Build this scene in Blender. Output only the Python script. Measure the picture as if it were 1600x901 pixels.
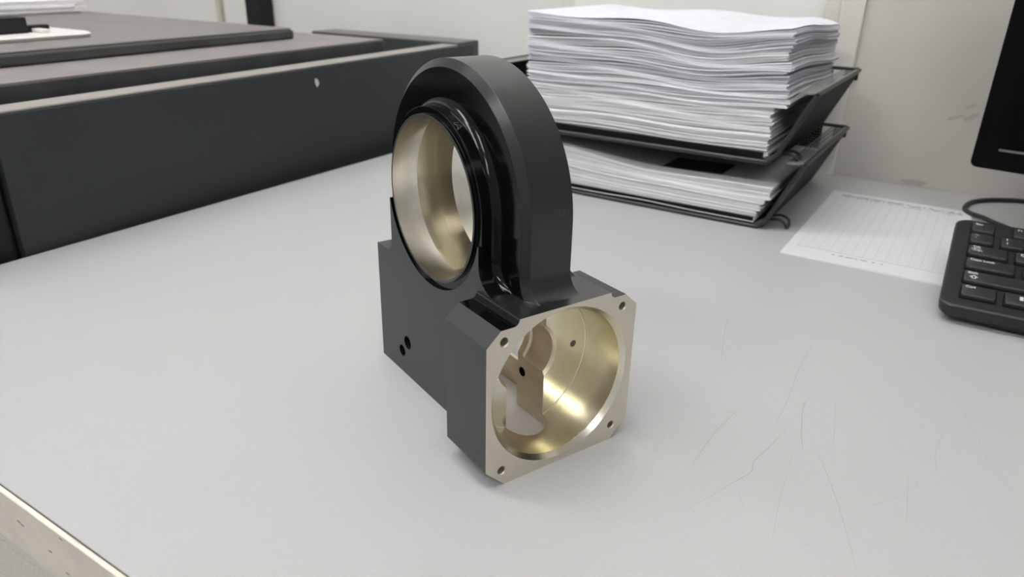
import bpy, bmesh, math, random
from mathutils import Vector, Matrix

# ------------------------------------------------------------------ clear
for o in list(bpy.data.objects):
    bpy.data.objects.remove(o, do_unlink=True)
SC = bpy.context.scene
COL = SC.collection
random.seed(7)
MM = 0.001
R_ = math.radians

# ------------------------------------------------------------------ camera
# desk top is z = 0, X runs along the wall, Y towards the wall; camera 200 mm above the desk
F_PX, PITCH, ROLL, HEAD = 1152.6, R_(23.9), R_(-1.264), R_(32.2)
rz = Matrix.Rotation(HEAD, 3, 'Z')
fwd = Vector((0, math.cos(PITCH), -math.sin(PITCH)))
rgt = Vector((1, 0, 0))
dwn = fwd.cross(rgt)
rr = rz @ (math.cos(ROLL) * rgt + math.sin(ROLL) * dwn)
dd = rz @ (-math.sin(ROLL) * rgt + math.cos(ROLL) * dwn)
ff = rz @ fwd
cam = bpy.data.cameras.new('camera')
cam.sensor_width = 36.0
cam.lens = F_PX * 36.0 / 1600.0
cam.clip_start = 0.01
cam.clip_end = 50
cam.dof.use_dof = True
cam.dof.focus_distance = 0.325
cam.dof.aperture_fstop = 15.0
camo = bpy.data.objects.new('camera', cam)
M = Matrix(((rr.x, -dd.x, -ff.x, 0), (rr.y, -dd.y, -ff.y, 0), (rr.z, -dd.z, -ff.z, 0.2), (0, 0, 0, 1)))
camo.matrix_world = M
COL.objects.link(camo)
SC.camera = camo

# ------------------------------------------------------------------ world, exposure
w = bpy.data.worlds.new('room_light')
SC.world = w
w.use_nodes = True
bg = w.node_tree.nodes['Background']
bg.inputs[0].default_value = (1.0, 0.998, 0.985, 1)
bg.inputs[1].default_value = 0.46
SC.view_settings.view_transform = 'Standard'
SC.view_settings.look = 'None'
SC.view_settings.gamma = 1.0
SC.view_settings.use_curve_mapping = False
SC.view_settings.exposure = -0.14
LAMP = 34.0            # emission strength of the ceiling panels

# ------------------------------------------------------------------ materials
MATS = {}
def mat(name, col, rough=0.5, metal=0.0, spec=0.5, noise=None, bump=None, bevel=0.0, coat=0.0, emit=0.0, aniso=0.0):
    """noise=(scale, amount, stretch xyz) varies the colour; bump=(scale, strength, stretch)"""
    m = bpy.data.materials.new(name)
    m.use_nodes = True
    nt = m.node_tree
    b = nt.nodes['Principled BSDF']
    b.inputs['Base Color'].default_value = (*col, 1)
    b.inputs['Roughness'].default_value = rough
    b.inputs['Metallic'].default_value = metal
    b.inputs['Specular IOR Level'].default_value = spec
    b.inputs['Coat Weight'].default_value = coat
    b.inputs['Anisotropic'].default_value = aniso
    if emit:
        b.inputs['Emission Color'].default_value = (1, 0.995, 0.985, 1)
        b.inputs['Emission Strength'].default_value = emit
    tc = nt.nodes.new('ShaderNodeTexCoord')
    def ntex(scale, st, detail=4):
        mp = nt.nodes.new('ShaderNodeMapping')
        mp.inputs['Scale'].default_value = st
        nt.links.new(tc.outputs['Object'], mp.inputs[0])
        n = nt.nodes.new('ShaderNodeTexNoise')
        n.inputs['Scale'].default_value = scale
        n.inputs['Detail'].default_value = detail
        nt.links.new(mp.outputs[0], n.inputs['Vector'])
        return n
    if noise:
        n = ntex(noise[0], noise[2] if len(noise) > 2 else (1, 1, 1))
        rp = nt.nodes.new('ShaderNodeValToRGB')
        a = noise[1]
        c2 = noise[3] if len(noise) > 3 else tuple(c * (1 - a) for c in col)
        rp.color_ramp.elements[0].position = 0.35
        rp.color_ramp.elements[0].color = (*c2, 1)
        rp.color_ramp.elements[1].position = 0.65
        rp.color_ramp.elements[1].color = (*col, 1)
        nt.links.new(n.outputs['Fac'], rp.inputs[0])
        nt.links.new(rp.outputs[0], b.inputs['Base Color'])
    last = None
    if bevel:
        bv = nt.nodes.new('ShaderNodeBevel')
        bv.samples = 4
        bv.inputs['Radius'].default_value = bevel
        last = bv.outputs[0]
    if bump:
        n = ntex(bump[0], bump[2] if len(bump) > 2 else (1, 1, 1))
        bp = nt.nodes.new('ShaderNodeBump')
        bp.inputs['Strength'].default_value = bump[1]
        bp.inputs['Distance'].default_value = bump[3] if len(bump) > 3 else 0.0005
        nt.links.new(n.outputs['Fac'], bp.inputs['Height'])
        if last:
            nt.links.new(last, bp.inputs['Normal'])
        last = bp.outputs[0]
    if last:
        nt.links.new(last, b.inputs['Normal'])
    MATS[name] = m
    return m

mat('desk_laminate', (0.452, 0.455, 0.457), 0.42, spec=0.4, noise=(900, 0.05), bump=(2200, 0.06))
mat('desk_scratch', (0.31, 0.308, 0.30), 0.6)
mat('edge_band', (0.86, 0.80, 0.71), 0.55, noise=(60, 0.10))
mat('edge_joint', (0.10, 0.095, 0.085), 0.7)
mat('cabinet_grey', (0.80, 0.79, 0.73), 0.5, noise=(500, 0.12))
mat('knock', (0.30, 0.28, 0.25), 0.7)
mat('scuff', (0.12, 0.11, 0.10), 0.8)
mat('wall_paint', (0.80, 0.79, 0.755), 0.75, noise=(7, 0.05), bump=(140, 0.25))
mat('wall_shaded', (0.60, 0.58, 0.53), 0.8, noise=(9, 0.12), bump=(70, 0.5, (1, 1, 1), 0.001))  # darker base tone carries monitor shade and light falloff; the mottle is plaster
mat('wall_panel', (0.93, 0.925, 0.905), 0.6, noise=(5, 0.03))
mat('wall_strip', (0.72, 0.70, 0.65), 0.65, noise=(14, 0.10, (1, 1, 0.2)))
mat('wall_stain', (0.44, 0.42, 0.38), 0.85)
mat('ceiling_tile', (0.75, 0.74, 0.72), 0.8, noise=(40, 0.06))
mat('floor_vinyl', (0.30, 0.29, 0.27), 0.5, noise=(60, 0.2))
mat('lamp_frame', (0.8, 0.8, 0.8), 0.4)
mat('lamp_glow', (0.9, 0.9, 0.88), 0.5, emit=LAMP)
mat('machine_dark', (0.026, 0.031, 0.035), 0.55, spec=0.45, noise=(12, 0.10), bump=(900, 0.08))
mat('machine_black', (0.010, 0.011, 0.012), 0.6, spec=0.3)
mat('machine_edge', (0.055, 0.060, 0.060), 0.5, noise=(25, 0.35, (1, 1, 1)))
mat('machine_lit_top', (0.15, 0.148, 0.14), 0.5)  # lighter grey carrying the light on the rear beam's top
mat('machine_rail', (0.31, 0.295, 0.275), 0.5, noise=(30, 0.12))
mat('machine_bed', (0.235, 0.215, 0.208), 0.55, noise=(30, 0.12, (1, 1, 1)))
mat('machine_lid', (0.185, 0.172, 0.164), 0.5, noise=(18, 0.10))
mat('chip', (0.6, 0.6, 0.6), 0.7)
mat('paper', (0.90, 0.89, 0.91), 0.8, spec=0.2, noise=(60, 0.05, (1, 1, 6)))
mat('paper_cool', (0.77, 0.76, 0.82), 0.8, spec=0.2, noise=(60, 0.06, (1, 1, 6)))
mat('paper_grey', (0.52, 0.51, 0.56), 0.8, spec=0.2)
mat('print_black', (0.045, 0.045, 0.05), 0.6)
mat('wire_black', (0.018, 0.018, 0.020), 0.38, spec=0.5)
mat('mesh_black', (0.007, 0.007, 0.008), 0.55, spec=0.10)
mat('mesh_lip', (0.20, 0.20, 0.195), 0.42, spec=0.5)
mat('plastic_black', (0.017, 0.017, 0.0165), 0.48, spec=0.4, bump=(4000, 0.12))
mat('key_black', (0.026, 0.026, 0.027), 0.42, spec=0.42, bump=(4000, 0.10), bevel=0.0006)
mat('key_side_shade', (0.006, 0.006, 0.006), 0.6, spec=0.2)  # near-black key sides, the shade of the key wells put into the colour
mat('legend_white', (0.72, 0.72, 0.72), 0.6)
mat('monitor_black', (0.003, 0.003, 0.003), 0.4, spec=0.06)
mat('screen_black', (0.002, 0.002, 0.002), 0.3, spec=0.06)
mat('monitor_mark', (0.13, 0.13, 0.13), 0.4)
mat('cable_black', (0.015, 0.015, 0.016), 0.45)
mat('white_plastic', (0.78, 0.76, 0.73), 0.4)
mat('conduit', (0.62, 0.58, 0.48), 0.5)
mat('anodised', (0.003, 0.003, 0.0035), 0.13, spec=0.28, bump=(900, 0.04), bevel=0.0005)
mat('anodised_matt', (0.034, 0.034, 0.036), 0.42, spec=0.5, bump=(2600, 0.10), bevel=0.0004)
mat('anodised_turned', (0.010, 0.010, 0.011), 0.29, spec=0.62, bump=(500, 0.10, (6, 1, 1), 0.0003), bevel=0.0003)
mat('annulus_metal', (0.44, 0.42, 0.36), 0.45, metal=1.0, noise=(40, 0.1))
mat('anodised_hole', (0.004, 0.004, 0.004), 0.5, spec=0.2)
mat('engraving', (0.07, 0.07, 0.07), 0.6)
mat('face_metal', (0.76, 0.715, 0.615), 0.52, metal=1.0, noise=(14, 0.07), bump=(900, 0.05, (1, 1, 1)), bevel=0.0002)
mat('bore_metal', (0.88, 0.845, 0.73), 0.24, metal=1.0, noise=(30, 0.20, (1, 1.6, 1), (0.79, 0.73, 0.54)), bump=(500, 0.10, (1, 7, 1), 0.0003), bevel=0.0002)
mat('ring_metal', (0.90, 0.87, 0.79), 0.24, metal=1.0, noise=(30, 0.12, (6, 1, 1)), bump=(500, 0.10, (8, 1, 1), 0.0003))
mat('chamber_metal', (0.78, 0.70, 0.51), 0.18, metal=1.0, noise=(26, 0.25, (3, 1, 1)), bump=(400, 0.15, (6, 1, 1), 0.0003))
mat('added_floor_pale', (0.90, 0.89, 0.89), 0.55, metal=0.2)  # pale material of the floor added to brighten the pocket
mat('pocket_metal', (0.80, 0.71, 0.56), 0.42, metal=1.0, noise=(60, 0.10, (1, 1, 4)), bevel=0.0003)

# form sheet: printed table
def form_material():
    m = bpy.data.materials.new('printed_form')
    m.use_nodes = True
    nt = m.node_tree
    b = nt.nodes['Principled BSDF']
    b.inputs['Roughness'].default_value = 0.7
    b.inputs['Specular IOR Level'].default_value = 0.25
    tc = nt.nodes.new('ShaderNodeTexCoord')
    sp = nt.nodes.new('ShaderNodeSeparateXYZ')
    nt.links.new(tc.outputs['Object'], sp.inputs[0])
    def mth(op, a, b_=None, c=None):
        n = nt.nodes.new('ShaderNodeMath')
        n.operation = op
        for i, v in enumerate((a, b_, c)):
            if v is None:
                continue
            if isinstance(v, (int, float)):
                n.inputs[i].default_value = v
            else:
                nt.links.new(v, n.inputs[i])
        return n.outputs[0]
    X, Y = sp.outputs[0], sp.outputs[1]
    def line(v, pitch, width):
        return mth('LESS_THAN', mth('PINGPONG', v, pitch / 2), width)
    def band(v, lo, hi):
        return mth('MULTIPLY', mth('GREATER_THAN', v, lo), mth('LESS_THAN', v, hi))
    grid = mth('MAXIMUM', line(X, 0.0078, 0.00016), line(Y, 0.0046, 0.00030))
    grid = mth('MULTIPLY', grid, mth('MULTIPLY', band(X, 0.006, 0.113), band(Y, 0.022, 0.180)))
    nz = nt.nodes.new('ShaderNodeTexNoise')
    nz.inputs['Scale'].default_value = 420
    nt.links.new(tc.outputs['Object'], nz.inputs['Vector'])
    txt = mth('GREATER_THAN', nz.outputs['Fac'], 0.47)
    head = mth('MULTIPLY', txt, mth('MULTIPLY', band(Y, 0.187, 0.195), band(X, 0.010, 0.112)))
    sub = mth('MULTIPLY', txt, mth('MULTIPLY', band(Y, 0.1825, 0.1845), band(X, 0.014, 0.106)))
    foot = mth('MULTIPLY', txt, mth('MULTIPLY', band(Y, 0.0145, 0.017), band(X, 0.034, 0.070)))
    rule = mth('MULTIPLY', band(Y, 0.0212, 0.0222), band(X, 0.006, 0.113))
    ink = mth('MAXIMUM', mth('MULTIPLY', grid, 0.34), mth('MULTIPLY', mth('MAXIMUM', head, mth('MAXIMUM', sub, foot)), 0.62))
    ink = mth('MAXIMUM', ink, mth('MULTIPLY', rule, 0.35))
    mx = nt.nodes.new('ShaderNodeMixRGB')
    mx.inputs[1].default_value = (0.68, 0.68, 0.715, 1)
    mx.inputs[2].default_value = (0.16, 0.16, 0.18, 1)
    nt.links.new(ink, mx.inputs[0])
    nt.links.new(mx.outputs[0], b.inputs['Base Color'])
    MATS['printed_form'] = m
form_material()

# ------------------------------------------------------------------ helpers
def tag(o, label=None, cat=None, group=None, kind=None):
    if label: o['label'] = label
    if cat: o['category'] = cat
    if group: o['group'] = group
    if kind: o['kind'] = kind
    return o
def empty(name, loc, rotz=0.0, rotx=0.0):
    o = bpy.data.objects.new(name, None)
    o.empty_display_size = 0.02
    o.location = Vector(loc) * MM
    o.rotation_euler = (rotx, 0, rotz)
    COL.objects.link(o)
    return o

class MB:
    """collects faces; coordinates in millimetres"""
    def __init__(self):
        self.v, self.f = [], []
    def add(self, vs, fs):
        n = len(self.v)
        self.v += [tuple(p) for p in vs]
        self.f += [tuple(i + n for i in q) for q in fs]
        return self
    def box(self, x0, x1, y0, y1, z0, z1):
        return self.add([(x0, y0, z0), (x1, y0, z0), (x1, y1, z0), (x0, y1, z0), (x0, y0, z1), (x1, y0, z1), (x1, y1, z1), (x0, y1, z1)],
                        [(0, 3, 2, 1), (4, 5, 6, 7), (0, 1, 5, 4), (1, 2, 6, 5), (2, 3, 7, 6), (3, 0, 4, 7)])
    def loft(self, secs, cap=True):
        n = len(secs[0])
        vs = [p for s in secs for p in s]
        fs = []
        for i in range(len(secs) - 1):
            a, b = i * n, (i + 1) * n
            for k in range(n):
                l = (k + 1) % n
                fs.append((a + k, a + l, b + l, b + k))
        if cap:
            fs.append(tuple(range(n - 1, -1, -1)))
            fs.append(tuple(range((len(secs) - 1) * n, len(secs) * n)))
        return self.add(vs, fs)
    def tube(self, pts, r, seg=8):
        pts = [Vector(p) for p in pts]
        secs = []
        nrm = None
        for i, p in enumerate(pts):
            a = pts[max(i - 1, 0)]
            b = pts[min(i + 1, len(pts) - 1)]
            t = (b - a).normalized()
            if nrm is None:
                nrm = t.cross(Vector((0, 0, 1)))
                if nrm.length < 0.1:
                    nrm = t.cross(Vector((1, 0, 0)))
            nrm = (nrm - t * nrm.dot(t)).normalized()
            bn = t.cross(nrm)
            secs.append([p + r * (math.cos(2 * math.pi * k / seg) * nrm + math.sin(2 * math.pi * k / seg) * bn) for k in range(seg)])
        return self.loft(secs)
    def mesh(self, name):
        me = bpy.data.meshes.new(name)
        me.from_pydata([(x * MM, y * MM, z * MM) for x, y, z in self.v], [], self.f)
        me.update()
        bm = bmesh.new()
        bm.from_mesh(me)
        bmesh.ops.recalc_face_normals(bm, faces=bm.faces)
        bm.to_mesh(me)
        bm.free()
        return me
    def build(self, name, material, parent=None, smooth=0.0, bevel=0.0, seg=2):
        me = self.mesh(name)
        me.materials.append(MATS[material])
        o = bpy.data.objects.new(name, me)
        COL.objects.link(o)
        if parent: o.parent = parent
        if bevel:
            md = o.modifiers.new('bevel', 'BEVEL')
            md.width = bevel * MM
            md.segments = seg
            md.limit_method = 'ANGLE'
            md.angle_limit = R_(35)
            smooth = smooth or 45
        if smooth:
            me.shade_smooth()
            me.set_sharp_from_angle(angle=R_(smooth))
            if bevel:
                md.harden_normals = True
        return o

def bez(pts, n=10):
    """Catmull-Rom through points"""
    P = [Vector(p) for p in pts]
    P = [P[0] * 2 - P[1]] + P + [P[-1] * 2 - P[-2]]
    out = []
    for i in range(1, len(P) - 2):
        for k in range(n):
            t = k / n
            a, b, c, d = P[i - 1], P[i], P[i + 1], P[i + 2]
            out.append(0.5 * ((2 * b) + (c - a) * t + (2 * a - 5 * b + 4 * c - d) * t * t + (3 * b - a - 3 * c + d) * t ** 3))
    out.append(P[-2])
    return out

# ================================================================== SETTING
DESK_L, DESK_F, WALL_R, WALL_B = -554.0, 92.3, 834.0, 884.0
tag(MB().box(-2600, 2600, -2400, 1000, -760, -740).build('floor', 'floor_vinyl'), 'dark vinyl office floor below the desk', 'floor', kind='structure')
wb = tag(MB().box(-2600, -128, WALL_B, WALL_B + 60, -740, 1760).build('wall_back', 'wall_paint'), 'off-white painted wall behind the machine and paper trays', 'wall', kind='structure')
wr = MB().box(-128, 2600, WALL_R, WALL_R + 110, -740, 1760).build('wall_right', 'wall_shaded')
tag(wr, 'plaster wall with shade put into its colour behind the monitor and keyboard', 'wall', kind='structure')
MB().box(-470, -163, WALL_B - 4, WALL_B, -20, 900).build('wall_panel', 'wall_panel', wb)
st = tag(MB().box(-163, -146, WALL_R + 4, WALL_B, -20, 1760).box(-147, -124, WALL_R - 5, WALL_B + 5, -20, 1760).build('trim_1', 'wall_strip', bevel=1.5),
         'pale vertical casing strip on the wall beside the paper trays', 'trim', kind='structure')
tag(MB().box(-2600, 2600, -2400, 1000, 1760, 1790).build('ceiling', 'ceiling_tile'), 'white office ceiling above the desk', 'ceiling', kind='structure')
# smudge on the right wall, a shallow patch of scraped paint
rnd = random.Random(3)
for (cx, cz, w_, h_) in ((-25, 71.5, 8, 2.2), (-12.5, 73.5, 5.5, 3.6), (-15, 83, 5, 2.0), (-47, 3.5, 13, 2.6)):
    ring = []
    for k in range(18):
        a = 2 * math.pi * k / 18
        q = 0.7 + 0.5 * rnd.random()
        ring.append((cx + w_ * q * math.cos(a) + 0.4 * h_ * math.sin(a), WALL_R - 0.15, cz + h_ * q * math.sin(a) + 0.35 * w_ * q * math.cos(a) * (cz > 20)))
    MB().loft([ring, [(x, WALL_R + 0.2, z) for x, y, z in ring]]).build('paint_scrape', 'wall_stain', wr)

LIGHTS = [(-1350, -100), (-150, 100), (-750, -1300), (900, -1300)]
LAMPLAB = ['fluorescent ceiling panel above the machine', 'fluorescent ceiling panel right above the machined housing', 
           'fluorescent ceiling panel behind the viewer on the machine side', 'fluorescent ceiling panel behind the viewer on the keyboard side']
for (lx, ly), lab in zip(LIGHTS, LAMPLAB):
    L = tag(empty('ceiling_light', (lx, ly, 1740)), lab, 'ceiling light', 'fluorescent ceiling panels')
    fr = MB()
    fr.box(-610, 610, -160, -150, -4, 20).box(-610, 610, 150, 160, -4, 20).box(-610, -600, -150, 150, -4, 20).box(600, 610, -150, 150, -4, 20)
    fr.build('frame', 'lamp_frame', L)
    MB().box(-599, 599, -149, 149, 14, 18).build('reflector', 'lamp_frame', L)
    for ty in (-75, 75):
        MB().tube([(-590, ty, -12), (0, ty, -12), (590, ty, -12)], 19, 10).build('tube', 'lamp_glow', L, smooth=60)
        for ex_ in (-597, 590):
            MB().box(ex_, ex_ + 7, ty - 14, ty + 14, -30, 14).build('lamp_holder', 'lamp_frame', L)

# ================================================================== DESK
desk = tag(empty('desk', (0, 0, 0)), 'light grey laminate desk carrying the black machined housing', 'desk')
MB().box(DESK_L, 1000, DESK_F + 2.2, WALL_R - 1, -29, 0).build('desk_top', 'desk_laminate', desk, bevel=0.4)
MB().box(DESK_L, 1000, DESK_F + 1.6, DESK_F + 2.4, -28.5, -0.5).build('edge_joint', 'edge_joint', desk)
MB().box(DESK_L, 1000, DESK_F - 0.4, DESK_F + 1.7, -29.5, -0.1).build('edge_band', 'edge_band', desk, bevel=0.7, seg=3)
for x in (-500, 960):
    MB().box(x, x + 25, 150, 800, -740, -29.2).build('leg_panel', 'cabinet_grey', desk)
# hairline scratches in the laminate
SCR = [[(-55, 434), (-54, 382), (-51, 341), (-51, 312)], [(-43, 355), (-43, 342), (-38, 317), (-35, 307)], [(-44, 333), (-48, 301), (-51, 286), (-50, 277), (-54, 266), (-64, 239)], [(-67, 339), (-72, 304), (-73, 286), (-73, 263)], [(-35, 320), (-23, 296), (-15, 278), (-6, 255), (-1, 240)], [(-104, 429), (-105, 415), (-92, 364)], [(17, 408), (32, 361), (39, 340), (48, 325)], [(18, 362), (16, 338), (19, 319)], [(12, 313), (9, 300), (-7, 276)], [(7, 319), (11, 279)], [(-104, 282), (-78, 312), (-69, 321)], [(-17, 470), (3, 430)], [(-32, 367), (-23, 312)], [(-38, 302), (-35, 267), (-31, 239)], [(-92, 255), (-70, 243)], [(-53, 265), (-45, 251)], [(-91, 284), (-91, 263)],
       [(-214, 232), (-205, 190)], [(-300, 330), (-268, 322)]]
DARK = {1: .30, 2: .26, 3: .22, 5: .26, 0: .18, 4: .18}
sc = MB()
for i, l in enumerate(SCR):
    P = bez([(x, y, 0.02) for x, y in l], 6)
    wd = DARK.get(i, 0.11) * 0.5
    vs = []
    for k, p in enumerate(P):
        t = (P[min(k + 1, len(P) - 1)] - P[max(k - 1, 0)]).normalized()
        nn = Vector((-t.y, t.x, 0)) * wd * min(1, 0.3 + 3 * min(k, len(P) - 1 - k) / len(P))
        vs += [p + nn, p - nn]
    sc.add(vs, [(2 * k, 2 * k + 1, 2 * k + 3, 2 * k + 2) for k in range(len(P) - 1)])
for k in range(70):                                   # dust specks
    x, y, s = rnd.uniform(-300, 60), rnd.uniform(170, 480), rnd.uniform(0.10, 0.28)
    a = rnd.random() * 3
    sc.add([(x + s * math.cos(a + q * 2.1) * (1.8 if q == 0 else 1), y + s * math.sin(a + q * 2.1), 0.02) for q in range(3)], [(0, 1, 2)])
tag(sc.build('scratches', 'desk_scratch', desk), 'fine hairline scratches and specks', kind='stuff')
# small knocks on the edge band
kn = MB()
for (x, z) in ((-291, -11), (-288.5, -11.5), (-269, -15), (-259, -21), (-255, -24), (-256, -2.0)):
    kn.box(x - 1.1, x + 1.1, DESK_F - 0.55, DESK_F, z - 0.35, z + 0.35)
kn.build('knock_marks', 'knock', desk)

cab = tag(empty('drawer_cabinet', (-330, 96.5, -740)), 'pale grey drawer cabinet under the front edge of the desk', 'cabinet')
MB().box(-120, 300, 0, 560, 0, 709.5).build('body', 'cabinet_grey', cab, bevel=1)
sf = MB()
for k in range(46):
    x, z = -18 + k * 1.75 + rnd.uniform(-.6, .6), 696.6 - rnd.uniform(0, 3.2)
    a, s = rnd.uniform(-.9, .9), rnd.uniform(.25, .7)
    sf.add([(x - s * math.cos(a), -0.06, z - s * math.sin(a)), (x + s * math.cos(a), -0.06, z + s * math.sin(a)), (x + .3, -0.06, z + .35)], [(0, 1, 2)])
tag(sf.build('scuff_marks', 'scuff', cab), kind='stuff')

# ================================================================== MACHINED HOUSING
OX, OY, TH = -134.3, 210.1, R_(67.4)
YC, ZC = 72.0, 103.2
DUMMY = [bpy.data.materials.new('slot_%d' % i) for i in range(12)]
def solid(mb, idx=0, name='tmp'):
    me = bpy.data.meshes.new(name)
    me.from_pydata(mb.v, [], mb.f)
    bm = bmesh.new(); bm.from_mesh(me)
    bmesh.ops.recalc_face_normals(bm, faces=bm.faces)
    bm.to_mesh(me); bm.free()
    for m in DUMMY: me.materials.append(m)
    for p in me.polygons: p.material_index = idx
    o = bpy.data.objects.new(name, me)
    COL.objects.link(o)
    return o
def boolean(a, b, op):
    md = a.modifiers.new('b', 'BOOLEAN')
    md.operation = op; md.object = b; md.solver = 'EXACT'
    md.material_mode = 'INDEX'
    dg = bpy.context.evaluated_depsgraph_get()
    dg.update()
    me = bpy.data.meshes.new_from_object(a.evaluated_get(dg))
    a.modifiers.clear()
    a.data = me
    bpy.data.objects.remove(b, do_unlink=True)
    return a
def rev(axis, c, prof, n=128):
    """solid of revolution; prof = [(pos along axis, radius)]; axis 'X' (c=(y,z)) or 'Y' (c=(x,z))"""
    secs = []
    for t, r in prof:
        s = []
        for k in range(n):
            a = 2 * math.pi * (k + 0.5) / n
            u, v = c[0] + r * math.cos(a), c[1] + r * math.sin(a)
            s.append((t, u, v) if axis == 'X' else (u, t, v))
        secs.append(s)
    return MB().loft(secs)

def plate_outline(x, d):
    R, rf, rb, zt = 40.3 + d, 11.0, 7.0, 75.03
    P = [(0.4, 0.06), (0.4, zt)]
    cy, cz = YC - 40.3 - rf, zt + rf
    for k in range(15):
        t = k / 14
        a = R_(-90 + 90 * t)
        q = rf - d * t ** 0.6
        P.append((cy + q * math.cos(a), cz + q * math.sin(a)))
    for k in range(81):
        a = math.pi * (1 - k / 80)
        P.append((YC + R * math.cos(a), ZC + R * math.sin(a)))
    cy, cz = YC + 40.3 + rb, 65.4 + rb
    for k in range(9):
        t = k / 8
        a = R_(180 + 90 * t)
        q = rb - d * (1 - t)
        P.append((cy + q * math.cos(a), cz + q * math.sin(a)))
    P += [(129.5, 65.4), (129.5, 0.06)]
    return [(x, y, z) for y, z in P]
secs = [plate_outline(7.3, 0), plate_outline(13, 0)]
for k in range(1, 9):
    a = R_(90 * k / 8)
    secs.append(plate_outline(13 + 4.1 * math.sin(a), 4 - 4 * math.cos(a)))
for k in range(8, 0, -1):
    a = R_(90 * k / 8)
    secs.append(plate_outline(47 - 4.1 * math.sin(a), 4 - 4 * math.cos(a)))
secs += [plate_outline(47, 0), plate_outline(51.5, 0)]
body = solid(MB().loft(secs), 0, 'housing')

def ring_outline(x, e):
    R, rr_ = 59.4, 9.0
    P = [(YC - R - rr_, 20.0)]
    cy, cz = YC - R - rr_, 74.98 + rr_
    for k in range(15):
        a = R_(-90 + 90 * k / 14)
        P.append((cy + (rr_ + e) * math.cos(a), cz + (rr_ + e) * math.sin(a)))
    for k in range(121):
        a = math.pi * (1 - k / 120)
        P.append((YC + (R - e) * math.cos(a), ZC + (R - e) * math.sin(a)))
    P += [(YC + R - e, 2.0), (YC - R - rr_ + 2, 2.0)]
    return [(x, y, z) for y, z in P]
boolean(body, solid(MB().loft([ring_outline(17, 3.5), ring_outline(19.7, 0), ring_outline(40.3, 0), ring_outline(43, 3.5)])), 'UNION')

W = [(0, 0), (58.8, 0), (67.9, 9.2), (67.9, 66.3), (61.3, 72.4), (55.4, 72.4)]
for k in range(1, 7):
    a = R_(-90 - 90 * k / 6)
    W.append((55.4 + 2.7 * math.cos(a) * 1.0, 75.1 + 2.7 * math.sin(a)))
for k in range(6, 0, -1):
    a = R_(-90 + 90 * k / 6)
    W.append((3.4 + 2.7 * math.cos(a), 75.1 + 2.7 * math.sin(a)))
W += [(3.4, 72.4), (-2.5, 72.4), (-9.1, 66.3), (-9.1, 9.0)]
boolean(body, solid(MB().loft([[(x, 0, z) for x, z in W], [(x, 31, z) for x, z in W]])), 'UNION')

# bores and pockets: index 2 front bore, 3 ring bore, 4 chamber, 5 pocket, 6.. holes
BX, BZ = 28.9, 38.4
pf = [(-2, 37.4), (0, 35.4), (2.2, 33.5), (24.5, 33.5)]
for k in range(1, 5):
    a = R_(90 * k / 4)
    pf.append((24.5 + 0.7 * math.sin(a), 32.8 + 0.7 * math.cos(a)))
boolean(body, solid(rev('Y', (BX, BZ), pf, 160), 2), 'DIFFERENCE')
sl = MB()
def slot_sec(z, g):
    P = []
    for k in range(25):
        a = math.pi + math.pi * k / 24
        P.append((28.4 + (10.4 + g) * math.cos(a), 26 + (10.4 + g) * math.sin(a), z))
    P += [(38.8 + g, 47, z), (18 - g, 47, z)]
    return P
sl.loft([slot_sec(-2, .9), slot_sec(0, .9), slot_sec(1.6, 0), slot_sec(80, 0)])  # slot carried up into the ring chamber to let light down
boolean(body, solid(sl, 5), 'DIFFERENCE')
boolean(body, solid(MB().box(14, 49.8, 46, 140, -3, 47), 5), 'DIFFERENCE')  # pocket, its unseen back end left open to admit light
boolean(body, solid(rev('Y', (28.9, 40), [(20, 16.6), (25.2, 16.4), (26.6, 15.0), (41.5, 15.0), (42.2, 13.6), (50, 13.6)], 96), 5), 'DIFFERENCE')
boolean(body, solid(MB().box(45, 60, 84, 140, -3, 46), 5), 'DIFFERENCE')  # unseen right wall cut away at the back to light the pocket
boolean(body, solid(MB().box(45, 60, 47.5, 90, 15, 45.5), 5), 'DIFFERENCE')  # window added in the unseen right wall to light the pocket
# ring bore with lips and inner chamber
boolean(body, solid(rev('X', (YC, ZC), [(0, 35.9), (20.6, 36.5), (45, 36.5), (60, 36.5)], 160), 3), 'DIFFERENCE')
boolean(body, solid(rev('X', (YC, ZC), [(20.6, 51.6), (40.2, 51.6)], 160), 4), 'DIFFERENCE')
boolean(body, solid(MB().box(22, 38.5, 50, 94, 40, 62), 5), 'DIFFERENCE')  # opening added so light drops from the chamber into the pocket
# rabbet round both lips
for x0, x1 in ((0, 8.9), (49.9, 60)):
    cut = solid(rev('X', (YC, ZC), [(x0, 40.7), (x1, 40.7)], 160), 0)
    core = solid(rev('X', (YC, ZC), [(x0 - 1, 37.3), (x1 + 1, 37.3)], 160), 0)
    boolean(cut, core, 'DIFFERENCE')
    boolean(body, cut, 'DIFFERENCE')
# above the centre line the plate stands back to the rabbet depth
for x0, x1 in ((0, 8.9), (49.9, 60)):
    top = MB()
    s1 = [(x0, 25, 94), (x0, 120, 94), (x0, 120, 160), (x0, 25, 160)]
    top.loft([s1, [(x1, y, z) for _, y, z in s1]])
    cut = solid(top, 0)
    core = solid(rev('X', (YC, ZC), [(x0 - 1, 37.3), (x1 + 1, 37.3)], 160), 0)
    boolean(cut, core, 'DIFFERENCE')
    boolean(body, cut, 'DIFFERENCE')
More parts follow.
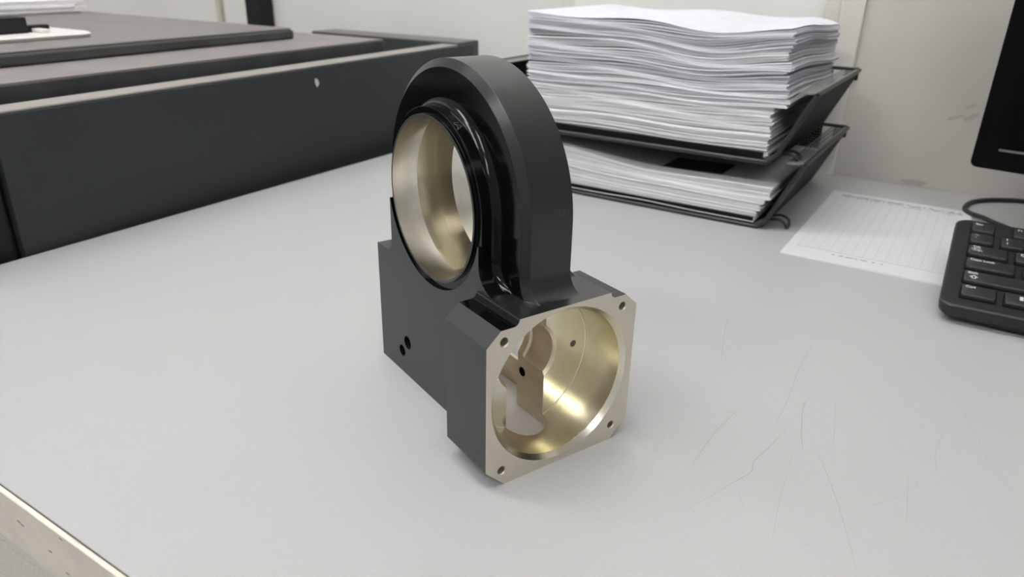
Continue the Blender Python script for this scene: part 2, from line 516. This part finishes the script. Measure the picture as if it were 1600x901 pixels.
# four tapped holes in the mounting face, one in the bore floor, two in the side, one in the pocket wall
for i, (x, z) in enumerate(((-0.8, 67.2), (59.8, 67.2), (58.9, 7.6), (-1.2, 7.3))):
    boolean(body, solid(rev('Y', (x, z), [(-2, 3.0), (0, 2.15), (0.5, 1.8), (9, 1.8)], 28), 6), 'DIFFERENCE')
boolean(body, solid(rev('Y', (55.0, 39.2), [(24, 1.9), (25.6, 1.6), (30, 1.6)], 24), 6), 'DIFFERENCE')
boolean(body, solid(rev('X', (99.4, 19.9), [(2, 3.6), (13, 3.6)], 32), 7), 'DIFFERENCE')
boolean(body, solid(rev('X', (105.8, 12.6), [(2, 3.2), (12, 3.2)], 32), 7), 'DIFFERENCE')
boolean(body, solid(rev('X', (42.2, 21.0), [(36, 2.4), (44, 2.4)], 24), 7), 'DIFFERENCE')

src = body.data
housing = tag(empty('machined_housing', (OX, OY, 0), TH), 'black anodised metal housing with an upright ring and bare square flange', 'machine part')
PART = {0: ('body', 'anodised'), 1: ('mounting_face', 'face_metal'), 2: ('front_bore', 'bore_metal'), 3: ('ring_bore', 'ring_metal'), 4: ('inner_chamber', 'chamber_metal'),
        5: ('pocket', 'pocket_metal'), 6: ('tapped_hole', 'face_metal'), 7: ('drilled_hole', 'anodised_hole'), 8: ('chamber_shoulder', 'annulus_metal')}
PLAB = {0: 'matt black anodised outer body', 1: 'bare silver square mounting face', 2: 'pale gold turned bore', 3: 'silver turned ring bore', 4: 'golden chamber inside the ring', 5: 'brownish milled pocket'}
groups = {}
for p in src.polygons:
    i = p.material_index
    c = p.center
    if p.normal.y < -0.95 and abs(c.y) < 0.05:
        i = 1
    if i == 4 and abs(p.normal.x) > 0.9:
        i = 8
    if i in (6, 7):
        key = (i, round(c.x / 12) if i == 6 else round(c.x / 20), round(c.z / 8) if i == 7 else round(c.z / 12))
    else:
        key = (i,)
    groups.setdefault(key, []).append(p.index)
for key, idxs in sorted(groups.items()):
    bm = bmesh.new(); bm.from_mesh(src); bm.faces.ensure_lookup_table()
    keep = set(idxs)
    bmesh.ops.delete(bm, geom=[f for f in bm.faces if f.index not in keep], context='FACES')
    for v in bm.verts: v.co *= MM
    nm, mt = PART[key[0]]
    me = bpy.data.meshes.new(nm)
    bm.to_mesh(me); bm.free()
    me.materials.clear(); me.materials.append(MATS[mt])
    for p in me.polygons: p.material_index = 0
    if key[0] == 0:
        # milled faces are matt, the turned rim is satin, the rest is glossy
        me.materials.append(MATS['anodised_matt']); me.materials.append(MATS['anodised_turned'])
        for p in me.polygons:
            c, n = p.center / MM, p.normal
            if (abs(n.x) > 0.95 and (c.x < 8.2 or c.x > 50.6)) or (c.y < 32 and (c.x < 1.5 or c.x > 57) and n.z < 0.9) or n.z < -0.9 or (n.y > .9 and c.z < 70) or (n.z > .9 and c.y > 112):
                p.material_index = 1
            elif 19 < c.x < 41 and math.hypot(c.y - YC, c.z - ZC) > 58.5 or (16.9 < c.x < 43.1 and abs(n.x) < .9 and (math.hypot(c.y - YC, c.z - ZC) > 56.2 or c.y < 16)):
                p.material_index = 2
    me.shade_smooth(); me.set_sharp_from_angle(angle=R_(24))
    o = bpy.data.objects.new(nm, me)
    COL.objects.link(o); o.parent = housing
    if key[0] in PLAB: o['label'] = PLAB[key[0]]
    if key[0] < 6:
        md = o.modifiers.new('wn', 'WEIGHTED_NORMAL'); md.keep_sharp = True; md.weight = 100
bpy.data.objects.remove(body, do_unlink=True)
for m in DUMMY: bpy.data.materials.remove(m)
fl = [(28.4 + 11.1 * math.cos(math.pi + math.pi * k / 24), 26 + 11.1 * math.sin(math.pi + math.pi * k / 24)) for k in range(25)]
fl += [(39.5, 46.2), (49.7, 46.2), (49.7, 128), (14.1, 128), (14.1, 46.2), (17.3, 46.2)]
MB().loft([[(x, y, 0.08) for x, y in fl], [(x, y, 0.4) for x, y in fl]]).build('added_pocket_floor', 'added_floor_pale', housing)  # added pale floor, there only to brighten the pocket
# small scribed marks on the ring
def strokes(name, segs, wd, parent, material='engraving'):
    b = MB()
    for p, q, nrm in segs:
        p, q, nrm = Vector(p), Vector(q), Vector(nrm)
        t = (q - p).normalized()
        s = t.cross(nrm).normalized() * wd
        b.add([p + s, p - s, q - s, q + s], [(0, 1, 2, 3)])
    return b.build(name, material, parent)
def cyl(x, ang, r):
    return (x, YC - r * math.cos(ang), ZC + r * math.sin(ang))
def on_boss(x, s):            # s = arc length in mm along the boss
    a = R_(62) + s / 40.3
    return cyl(x, a, 40.36), (0, -math.cos(a), math.sin(a))
seg = []
for (x0, s0, x1, s1) in ((9.6, -2.2, 12.6, -0.4), (12.6, -0.4, 9.8, 1.6), (9.8, 1.6, 10.8, -0.4), (10.8, -0.4, 9.6, -2.2), (10.0, 2.2, 12.4, 2.0)):
    p, n = on_boss(x0, s0); q, _ = on_boss(x1, s1)
    seg.append((p, q, n))
strokes('scribed_mark', seg, 0.13, housing)
yb = YC - 59.4 - 0.05
seg = []
for (x0, z0, x1, z1) in ((33.2, 110.6, 33.4, 107.6), (33.2, 110.6, 34.6, 109.8), (34.6, 109.8, 33.3, 109.2), (33.3, 109.2, 34.8, 108.0), (35.4, 110.4, 35.5, 107.6), (35.4, 110.4, 36.8, 110.2), (35.4, 109.0, 36.6, 108.8), (37.3, 110.4, 38.3, 109.6), (38.3, 109.6, 37.4, 107.8)):
    dz = lambda z: 59.4 - math.sqrt(max(59.4 ** 2 - (z - ZC) ** 2, 0))
    seg.append(((x0, yb + dz(z0), z0), (x1, yb + dz(z1), z1), (0, -1, 0)))
strokes('scribed_mark', seg, 0.10, housing)

# ================================================================== LETTER TRAYS
TX, TY = -137.0, 605.0        # right front corner of the bottom
TW, TD, TH_ = 246.0, 183.0, 55.0
def mesh_panel(b, P, U, V, nu, nv, r):
    """wire grid on the parallelogram P + u U + v V"""
    P, U, V = Vector(P), Vector(U), Vector(V)
    N = U.cross(V).normalized()
    for i in range(nu + 1):
        a = P + U * (i / nu); s = U.normalized() * r
        b.add([a - s, a + s, a + s + V, a - s + V], [(0, 1, 2, 3)])
    for i in range(nv + 1):
        a = P + V * (i / nv) + N * 0.2; s = V.normalized() * r
        b.add([a - s, a + s, a + s + U, a - s + U], [(0, 1, 2, 3)])
def make_tray(z0, label):
    t = tag(empty('letter_tray', (TX, TY, z0)), label, 'letter tray', 'stacked black letter trays')
    sl_, dz = 25.0, TH_
    b = MB(); mesh_panel(b, (-TW, 0, 0), (TW, 0, 0), (0, TD, 0), 100, 74, 0.62)
    tag(b.build('mesh_bottom', 'mesh_black', t), kind='stuff')
    for s in (1, -1):
        x0 = 0 if s > 0 else -TW
        xs = x0 + s * sl_
        b = MB().loft([[(x0, 2, 0), (xs, 2, dz), (xs + s * .8, 2, dz), (x0 + s * .8, 2, 0)], [(x0, TD - 2, 0), (xs, TD - 2, dz), (xs + s * .8, TD - 2, dz), (x0 + s * .8, TD - 2, 0)]])
        b.build('mesh_side', 'mesh_black', t)
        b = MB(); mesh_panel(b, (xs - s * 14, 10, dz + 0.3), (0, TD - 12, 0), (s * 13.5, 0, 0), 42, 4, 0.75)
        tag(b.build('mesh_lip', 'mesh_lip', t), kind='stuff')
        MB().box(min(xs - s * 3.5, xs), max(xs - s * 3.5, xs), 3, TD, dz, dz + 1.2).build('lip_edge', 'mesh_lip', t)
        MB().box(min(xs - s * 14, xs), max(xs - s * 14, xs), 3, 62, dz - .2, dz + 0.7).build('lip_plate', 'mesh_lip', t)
    b = MB(); mesh_panel(b, (-TW, TD, 0), (TW, 0, 0), (0, 6, dz), 100, 22, 0.9)
    tag(b.build('mesh_back', 'mesh_black', t), kind='stuff')
    MB().box(-TW + 4, -8, 1.2, 2.2, -1.0, 6.4).build('front_strip', 'mesh_black', t)
    # front rim wire, running up both sides
    fr = [(-TW - sl_, 2, dz), (-TW - sl_ * .2, 0.5, dz * .2), (-TW - 2, 0, 3), (-TW + 8, -0.5, -0.5), (-TW * .5, -1, -0.5), (-14, -0.5, -0.5), (-5, 0, 0.6), (2.0, 0, 5), (sl_ * .25, 0.5, dz * .24), (sl_ * .6, 1, dz * .6), (sl_, 2, dz)]
    pts = []
    for i, p in enumerate(bez(fr, 8)): pts.append(p)
    MB().tube(pts, 2.1, 10).build('front_wire', 'wire_black', t, smooth=60)
    MB().tube([p + Vector((0, 3.6, 1.6)) for p in pts], 1.3, 8).build('front_wire', 'wire_black', t, smooth=60)
    xr, xl, zt, rc = sl_ + .4, -TW - sl_ - .4, dz + .6, 6.0
    top = [Vector((sl_, 2, dz)), Vector((xr, 8, zt))]
    for k in range(7):
        a = R_(90 * k / 6)
        top.append(Vector((xr - rc + rc * math.cos(a), TD - 1 + rc * math.sin(a), zt)))
    for k in range(7):
        a = R_(90 + 90 * k / 6)
        top.append(Vector((xl + rc + rc * math.cos(a), TD - 1 + rc * math.sin(a), zt)))
    top += [Vector((xl, 8, zt)), Vector((-TW - sl_, 2, dz))]
    MB().tube(top, 1.7, 8).build('top_wire', 'wire_black', t, smooth=60)
    MB().box(sl_ - 13, sl_ - 1, TD + 0, TD + 6, dz - 9, dz + 1.2).build('corner_plate', 'mesh_black', t)
    for s in (1, -1):
        for y in (10,):
            mir = (lambda x: x) if s > 0 else (lambda x: -TW - x)
            hk = [(mir(0), y, 3), (mir(8), y, 5.6), (mir(13), y, 5.4), (mir(16.5), y + .5, 2.6), (mir(17.8), y + 2, -0.6), (mir(18.4), y + 6, -0.4), (mir(17.4), y + 9, 4.0), (mir(13), y + 10.5, 6.2), (mir(8), y + 10.5, 6.4), (mir(0), y + 10.5, 3.5)]
            MB().tube(bez(hk, 6), 1.2, 8).build('stacking_hook', 'wire_black', t, smooth=60)
    return t
make_tray(2.0, 'lower black wire mesh letter tray standing on the desk')
make_tray(56.6, 'upper black wire mesh letter tray hooked above the other tray')

# ================================================================== PAPER STACKS
def sheet(b, x0, x1, y0, y1, th, zf, nx=22, ny=7, skew=0.0):
    """one wavy layer: zf(x, y) gives the underside height"""
    vs = []
    for dz in (0, th):
        for j in range(ny + 1):
            for i in range(nx + 1):
                u, v = i / nx, j / ny
                x = x0 + (x1 - x0) * u + skew * (v - .5)
                y = y0 + (y1 - y0) * v - skew * (u - .5)
                vs.append((x, y, zf(x, y) + dz))
    n = nx + 1
    N = n * (ny + 1)
    fs = []
    for j in range(ny):
        for i in range(nx):
            a = j * n + i
            fs.append((a, a + n, a + n + 1, a + 1))
            fs.append((N + a, N + a + 1, N + a + n + 1, N + a + n))
    for i in range(nx):
        fs.append((i, i + 1, N + i + 1, N + i))
        a = ny * n + i
        fs.append((a + 1, a, N + a, N + a + 1))
    for j in range(ny):
        a = j * n
        fs.append((a + n, a, N + a, N + a + n))
        a = j * n + nx
        fs.append((a, a + n, N + a + n, N + a))
    b.add(vs, fs)
def ss(a, b, x):
    t = max(0, min(1, (x - a) / (b - a)))
    return t * t * (3 - 2 * t)

# upper stack (about 95 mm tall). Local origin: right front bottom corner
US = tag(empty('paper_stack', (TX, TY, 59.0)), 'tall uneven stack of white paper in the upper letter tray', 'paper stack', 'paper stacks in the letter trays')
rp = random.Random(11)
H_TOT = 101.0
def upper_z(h):
    k = h / H_TOT
    def zf(x, y):
        u = x / 240.0                      # -1 .. 0
        dip = -8.5 * ss(0.25, 0.9, k) * math.exp(-((u + 0.27) / 0.20) ** 2) * (1 - 0.45 * y / 180)
        wav = 0.9 * math.sin(k * 23 + u * 7.0) * k + 0.7 * math.sin(k * 51 + u * 11) * ss(0, .3, k)
        sag = -9.0 * ss(-0.10, 0.06, u) * ss(0.35, 0.6, k) * ss(40, 170, y)
        lo = -1.8 * math.exp(-((u + 0.75) / 0.25) ** 2) * ss(0.05, .4, k) + 1.2 * (1 - k) * math.sin(u * 9 + 1) * ss(0, .08, k)
        return h + dip + wav + sag + lo
    return zf
h = 0.0
bundle = 0
while h < H_TOT - 1:
    nl = rp.choice((4, 5, 6, 7))
    b = MB()
    k = h / H_TOT
    bx = (-6.5 if k < 0.40 else rp.uniform(-2.5, 2.5)) + (rp.uniform(-1.5, 1.5))
    by = rp.uniform(-1.6, 1.6)
    sk = rp.uniform(-1.2, 1.2)
    if 0.38 < k < 0.44: bx = 4
    for q in range(nl):
        th = rp.choice((0.5, 0.6, 0.7, 1.1, 1.5))
        ox, oy = bx + rp.gauss(0, 0.7) + (rp.uniform(0, 2.2) if k > .42 else 0), by + rp.gauss(0, 0.75)
        lx = rp.gauss(0, 1.0)
        sheet(b, -236 + lx + (1.5 if k > .3 else -3), ox, 3 + oy, 182 + oy, th * 0.78, upper_z(h), skew=sk)
        h += th
    pm = 'paper' if k < 0.40 or (bundle % 5 == 4) else 'paper_cool'
    b.build('paper_bundle', pm, US, smooth=30)
    h += 0.35
    bundle += 1
b = MB(); sheet(b, -238, -1, 3, 183, 0.15, upper_z(h + .1)); b.build('top_sheet', 'paper_cool', US, smooth=30)

LS = tag(empty('paper_stack', (TX, TY, 4.3)), 'shorter sagging stack of white paper in the lower letter tray', 'paper stack', 'paper stacks in the letter trays')
def lower_z(h):
    k = h / 33.0
    def zf(x, y):
        u = x / 240.0
        return h * (0.84 + 0.30 * ss(-0.35, -0.95, u) if False else 0.84) + 9.5 * k * ss(0.42, 0.95, -u) + 0.8 * math.sin(u * 9 + k * 8) * k + 1.0 * math.exp(-((u + .45) / .12) ** 2) * (1 - k)
    return zf
h = 0.0
while h < 33:
    b = MB()
    k = h / 33
    bx = -6 + 9 * ss(.2, .9, k) + rp.uniform(-1.5, 1.5)
    by = rp.uniform(-1.0, 1.0)
    for q in range(rp.choice((4, 5, 6))):
        th = rp.uniform(0.5, 0.95)
        oy = by + rp.gauss(0, .7)
        sheet(b, -239 + rp.gauss(0, 1), bx + rp.gauss(0, .8), 3 + oy, 181 + oy, th * .82 * 0.84, lower_z(h))
        h += th
    b.build('paper_bundle', 'paper', LS, smooth=30)
    h += .1
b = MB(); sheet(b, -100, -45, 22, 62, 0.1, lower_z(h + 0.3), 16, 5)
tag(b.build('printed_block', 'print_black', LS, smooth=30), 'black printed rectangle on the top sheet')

# ================================================================== FORM SHEET
fm = tag(empty('form_pad', (-109.0, 558.0, 0)), 'white printed form pad with a ruled table, lying beside the keyboard', 'paper')
MB().box(0, 118.5, 0, 203.5, 0.05, 1.3).build('sheets', 'paper', fm)
MB().box(0.2, 118.6, 0.2, 203.4, 1.3, 1.45).build('printed_sheet', 'printed_form', fm)
MB().box(0, 118.5, 202.5, 204.2, 0.05, 1.7).build('gummed_edge', 'gum', fm) if 'gum' in MATS else None

# ================================================================== KEYBOARD
KT = R_(10.2)
KS = 0.96
U1 = 19.05 * KS
kb = tag(empty('keyboard', (11.2, 501.6, 15.0), R_(1.4), KT), 'black computer keyboard with white legends, lying on the desk', 'keyboard')
# local frame: origin at the front left foot of the Ctrl key, z = key base plane
def rrect(x0, x1, y0, y1, r, z, n=6):
    P = []
    for cx, cy, a0 in ((x1 - r, y0 + r, -90), (x1 - r, y1 - r, 0), (x0 + r, y1 - r, 90), (x0 + r, y0 + r, 180)):
        for k in range(n + 1):
            a = R_(a0 + 90 * k / n)
            P.append((cx + r * math.cos(a), cy + r * math.sin(a), z))
    return P
KX0, KX1, KY0, KY1 = -9.8, 425.0, -9.8, 113.0
hull = MB().loft([rrect(KX0 + 3, KX1 - 3, KY0 + 3, KY1 - 3, 6, -10.5), rrect(KX0 + .6, KX1 - .6, KY0 + .6, KY1 - .6, 8, -7.5), rrect(KX0, KX1, KY0, KY1, 8.5, -4), rrect(KX0 + .3, KX1 - .3, KY0 + .3, KY1 - .3, 8.3, -0.8), rrect(KX0 + 1.4, KX1 - 1.4, KY0 + 1.4, KY1 - 1.4, 7.5, 0)])
hull.build('case', 'plastic_black', kb, smooth=30)
lw = MB()
lw.tube([p for p in rrect(KX0 + 0.25, KX1 - .25, KY0 + .25, KY1 - .25, 8.4, -0.9)], 0.14, 5)
lw.build('case_seam', 'monitor_mark', kb, smooth=60)
for x in (30, 385):
    MB().box(x, x + 22, 90, 98, -32.5, -10).build('foot', 'plastic_black', kb, bevel=1)
for x in (20, 350):
    MB().box(x, x + 40, -6, -2, -12.0, -10).build('rubber_strip', 'plastic_black', kb)

_keym = {}
def key_mesh(wd, dp):
    k = (round(wd, 2), round(dp, 2))
    if k not in _keym:
        b = MB()
        b.loft([rrect(0, wd, 0, dp, 1.4, 0.2, 3), rrect(.1, wd - .1, .1, dp - .1, 1.4, 1.2, 3), rrect(.8, wd - .8, 1.0, dp - .8, 1.6, 2.5, 3), rrect(1.3, wd - 1.3, 1.5, dp - 1.3, 1.4, 2.8, 3)])
        me = b.mesh('key')
        me.materials.append(MATS['key_black']); me.materials.append(MATS['key_side_shade'])
        for p in me.polygons:
            if p.center.z < 1.9 * MM: p.material_index = 1
        me.shade_smooth(); me.set_sharp_from_angle(angle=R_(50))
        _keym[k] = me
    return _keym[k]
def legend(txt, size, x, y, parent):
    cu = bpy.data.curves.new('legend', 'FONT')
    cu.body = txt
    cu.size = size * MM
    cu.extrude = 0.02 * MM
    cu.offset = 0.05 * MM
    tmp = bpy.data.objects.new('legend_tmp', cu)
    COL.objects.link(tmp)
    dg = bpy.context.evaluated_depsgraph_get()
    me = bpy.data.meshes.new_from_object(tmp.evaluated_get(dg))
    bpy.data.objects.remove(tmp, do_unlink=True)
    me.materials.clear(); me.materials.append(MATS['legend_white'])
    o = bpy.data.objects.new('legend', me)
    COL.objects.link(o); o.parent = parent
    o.location = (x * MM, y * MM, 2.84 * MM)
    return o
def poly_legend(polys, parent):
    b = MB()
    for P in polys:
        b.loft([[(x, y, 2.82) for x, y in P], [(x, y, 2.87) for x, y in P]])
    return b.build('legend', 'legend_white', parent)
ROWS = [
    (0, [('Ctrl', 1.28), ('win', 1.28), ('', 1.25), ('', 6.25), ('', 1.25), ('', 1.25), ('', 1.25), ('', 1.25)]),
    (1, [('Shift', 2.25)] + [('', 1)] * 10 + [('', 2.75)]),
    (2, [('Caps Lock', 1.75), ('A', 1)] + [('', 1)] * 10 + [('', 2.25)]),
    (3, [('Tab', 1.5), ('Q', 1)] + [('', 1)] * 11 + [('', 1.5)]),
    (4, [('`', 1), ('1', 1)] + [('', 1)] * 11 + [('', 2)]),
    (4.93, [('Esc', 1), ('gap', .38), ('F1', 1), ('', 1), ('', 1), ('', 1), ('gap', .5)] + [('', 1)] * 4 + [('gap', .5)] + [('', 1)] * 4),
]
GAP = 3.4
def make_key(x, y, wd, dp, txt):
    o = bpy.data.objects.new('key', key_mesh(wd, dp))
    COL.objects.link(o); o.parent = kb
    o.location = (x * MM, y * MM, 0)
    t = dp - 1.2
    if txt in ('Ctrl', 'Shift', 'Caps Lock', 'Esc', 'F1'):
        legend(txt, 3.3, 2.6, t - 3.4, o)
    elif txt in ('Q', 'A'):
        legend(txt, 4.6, 3.0, t - 4.6, o)
    if txt == 'Tab':
        legend('Tab', 3.0, 3.0, t - 3.0, o)
        A = []
        for i, s in ((0, 1), (1, -1)):
            y0 = t - 5.0 - i * 2.2
            xa, xb = (3.0, 8.0)
            tip, tail = (xa, xb) if s > 0 else (xb, xa)
            A.append([(tip, y0), (tip + s * 1.6, y0 + .9), (tip + s * 1.6, y0 - .9)])
            A.append([(tip + s * 1.6, y0 - .25), (tail, y0 - .25), (tail, y0 + .25), (tip + s * 1.6, y0 + .25)])
            A.append([(tip - s * .6, y0 - .9), (tip - s * .25, y0 - .9), (tip - s * .25, y0 + .9), (tip - s * .6, y0 + .9)])
        poly_legend(A, o)
    if txt == 'Shift':
        cx, cy = 6.2, t - 8.2
        P = [(0, 3.2), (2.6, .6), (1.2, .6), (1.2, -1.2), (-1.2, -1.2), (-1.2, .6), (-2.6, .6)]
        Q = [(0, 2.2), (1.3, 1.0), (.65, 1.0), (.65, -.7), (-.65, -.7), (-.65, 1.0), (-1.3, 1.0)]
        L = [[(cx + P[i][0], cy + P[i][1]), (cx + P[(i + 1) % 7][0], cy + P[(i + 1) % 7][1]), (cx + Q[(i + 1) % 7][0], cy + Q[(i + 1) % 7][1]), (cx + Q[i][0], cy + Q[i][1])] for i in range(7)]
        poly_legend(L, o)
    if txt == '`':
        legend('~', 4.2, 3.0, t - 4.0, o); legend('`', 4.6, 3.2, t - 9.2, o)
    if txt == '1':
        legend('!', 4.0, 3.4, t - 3.8, o); legend('1', 4.0, 3.2, t - 9.0, o)
    if txt == 'win':
        cx, cy = 8.2, t - 7.0
        poly_legend([[(cx + dx, cy + dy), (cx + dx + 1.9, cy + dy), (cx + dx + 1.9, cy + dy + 1.9), (cx + dx, cy + dy + 1.9)] for dx in (0, 2.3) for dy in (0, 2.3)], o)
for r, keys in ROWS:
    x = 0.0
    for txt, wu in keys:
        if txt != 'gap':
            dp = U1 - GAP if r < 5 else 10.5
            make_key(x, r * U1, wu * U1 - GAP, dp, txt)
        x += wu * U1
for r in (0, 4, 4.93):
    for k in range(3):
        make_key(15.35 * U1 + k * U1, r * U1, U1 - GAP, U1 - GAP if r < 5 else 10.5, '')
make_key(16.35 * U1, U1, U1 - GAP, U1 - GAP, '')
for k in range(3): make_key(15.35 * U1 + k * U1, 3 * U1, U1 - GAP, U1 - GAP, '')
for r in range(5):
    for k in range(3):
        make_key(18.7 * U1 + k * U1, r * U1, U1 - GAP, U1 - GAP, '')

cb = bez([(80, 826, 2.2), (48, 829, 2.2), (33, 823, 2.2), (20, 814, 2.2), (8, 799, 2.2), (3, 781, 2.2), (3, 764, 2.2), (8, 751, 3.2), (18, 738, 4.5), (30, 728, 3.5), (60, 706, 2.2), (95, 680, 2.2), (120, 650, 4), (128, 628, 20)], 8)
tag(MB().tube(cb, 2.1, 10).build('keyboard_cable', 'cable_black', smooth=60), 'thin black cable looping over the desk behind the keyboard', 'cable')

# ================================================================== MONITOR
mo = tag(empty('monitor', (-3.0, 690.0, 0), R_(-8.6)), 'black computer monitor standing at the right, screen dark', 'monitor')
MZ = 57.0
def rrect_y(x0, x1, z0, z1, r, y):
    return [(p[0], y, p[1]) for p in [(q[0], q[1]) for q in rrect(x0, x1, z0, z1, r, 0)]]
MB().loft([rrect_y(0, 520, MZ, MZ + 330, 5, 0), rrect_y(0, 520, MZ, MZ + 330, 5, 18), rrect_y(20, 500, MZ + 20, MZ + 310, 12, 45)]).build('shell', 'monitor_black', mo, smooth=30, bevel=1.2)
MB().loft([rrect_y(17, 503, MZ + 17, MZ + 313, 0.8, -0.25), rrect_y(17, 503, MZ + 17, MZ + 313, 0.8, 1)]).build('screen', 'screen_black', mo)
MB().box(17, 503, -0.45, 0.5, MZ + 15.2, MZ + 16.9).build('screen_edge', 'monitor_mark', mo)
MB().box(220, 300, 46, 66, 6, MZ + 190).build('stand', 'monitor_black', mo, bevel=3)
MB().loft([rrect(150, 370, 0, 130, 20, 0.3), rrect(152, 368, 2, 128, 19, 7)]).build('base', 'monitor_black', mo, smooth=30)

# ================================================================== MACHINE
mc = tag(empty('equipment_cabinet', (-557.0, 235.0, -740.0), R_(3.4)), 'large dark charcoal machine with grey bed and lid, beside the desk', 'machine')
Z = 740.0
ZT = 100.5
MB().box(-24, 0, -6, 600, 0, Z + ZT - 1.4).build('side_panel', 'machine_dark', mc, bevel=1.2)
MB().box(-26, -4, -60, -7.5, 0, Z + ZT - 2).build('corner_panel', 'machine_black', mc, bevel=4, seg=3)
MB().box(-25, -0.8, -60, 575, Z + ZT - 1.4, Z + ZT + 0.6).build('top_rail', 'machine_rail', mc, bevel=0.8)
MB().box(-250, -0.3, 562, 612, Z - 40, Z + ZT + 2.2).build('rear_beam', 'machine_edge', mc, bevel=1.2)
MB().box(-249, -1.5, 563, 611, Z + ZT + 2.2, Z + ZT + 3.0).build('rear_beam_lit_top', 'machine_lit_top', mc)  # thin lighter plate stands in for light falling on the beam top
MB().box(-300, -25, -60, 600, Z + 20, Z + 40).build('pan', 'machine_black', mc)
MB().box(-700, -43, -60, 465, Z + 30, Z + 110.5).build('bed', 'machine_edge', mc, bevel=1)
MB().box(-700, -43.5, -60, 464.5, Z + 110.5, Z + 112).build('bed_top', 'machine_bed', mc)
MB().box(-900, -122, -60, 400, Z + 112, Z + 122.5).build('lid', 'machine_edge', mc, bevel=3, seg=3)
MB().box(-898, -124.5, -60, 397.5, Z + 122.5, Z + 124.4).build('lid_top', 'machine_lid', mc, bevel=1)
MB().box(-1000, -701, -60, 470, 0, Z + 105).build('carcass', 'machine_dark', mc)
ch = [(0.25, 301.5, Z + 80), (0.25, 305.0, Z + 83.5), (0.25, 303.0, Z + 88.0), (0.25, 299.5, Z + 89.0), (0.25, 299.0, Z + 85)]
MB().loft([ch, [(-0.3, y, z) for _, y, z in ch]]).build('paint_chip', 'chip', mc)

# things on the lid
cr = tag(empty('white_clip_tray', (-748, 330, 124.5), R_(4)), 'white plastic tray with rounded end on the machine lid', 'tray')
MB().loft([rrect(-150, 0, -120, 92, 16, 0.1), rrect(-152, 2, -122, 94, 17, 3), rrect(-150, 0, -120, 92, 16, 4.5)]).build('tray_base', 'white_plastic', cr, smooth=35)
MB().box(-120, -16, 50, 58, 4.3, 8).build('rib', 'white_plastic', cr, bevel=1)
bk = tag(empty('black_connector', (-775, 330, 129.2), R_(4)), 'black connector block lying in the white tray on the machine', 'connector')
MB().box(-26, 0, -90, 42, 0, 14).build('body', 'machine_black', bk, bevel=1)
MB().box(-16, -6, 42, 66, 0, 6).build('plug', 'machine_black', bk, bevel=1)
MB().box(0, 1.2, -2, 10, 0, 9).build('label_tab', 'white_plastic', bk)
ps = tag(empty('paper_ream', (-1060, 470, 124.6), R_(3.4)), 'white papers piled on the machine lid at the far left', 'paper stack')
for k in range(7):
    b = MB()
    o1, o2 = rp.uniform(-5, 4), rp.uniform(-9, 10)
    sheet(b, -200 + o1, o1, -300 + o2, 112 + o2, 2.2, lambda x, y, k=k: 0.1 + k * 2.35, 8, 8)
    b.build('paper_bundle', 'paper', ps, smooth=30)

# wall-side post and conduit behind the machine
po = tag(MB().box(-1068, -1034, WALL_B - 30, WALL_B - 1, -740, 900).build('post', 'machine_black', bevel=1.5), 'narrow black upright post against the wall behind the machine', 'post')
cd = tag(MB().tube([(-1168, WALL_B - 7, -740), (-1166, WALL_B - 7, 100), (-1166, WALL_B - 7, 900)], 5, 10).build('wall_conduit', 'conduit', smooth=60), 'thin beige cable conduit running up the wall behind the machine', 'conduit')
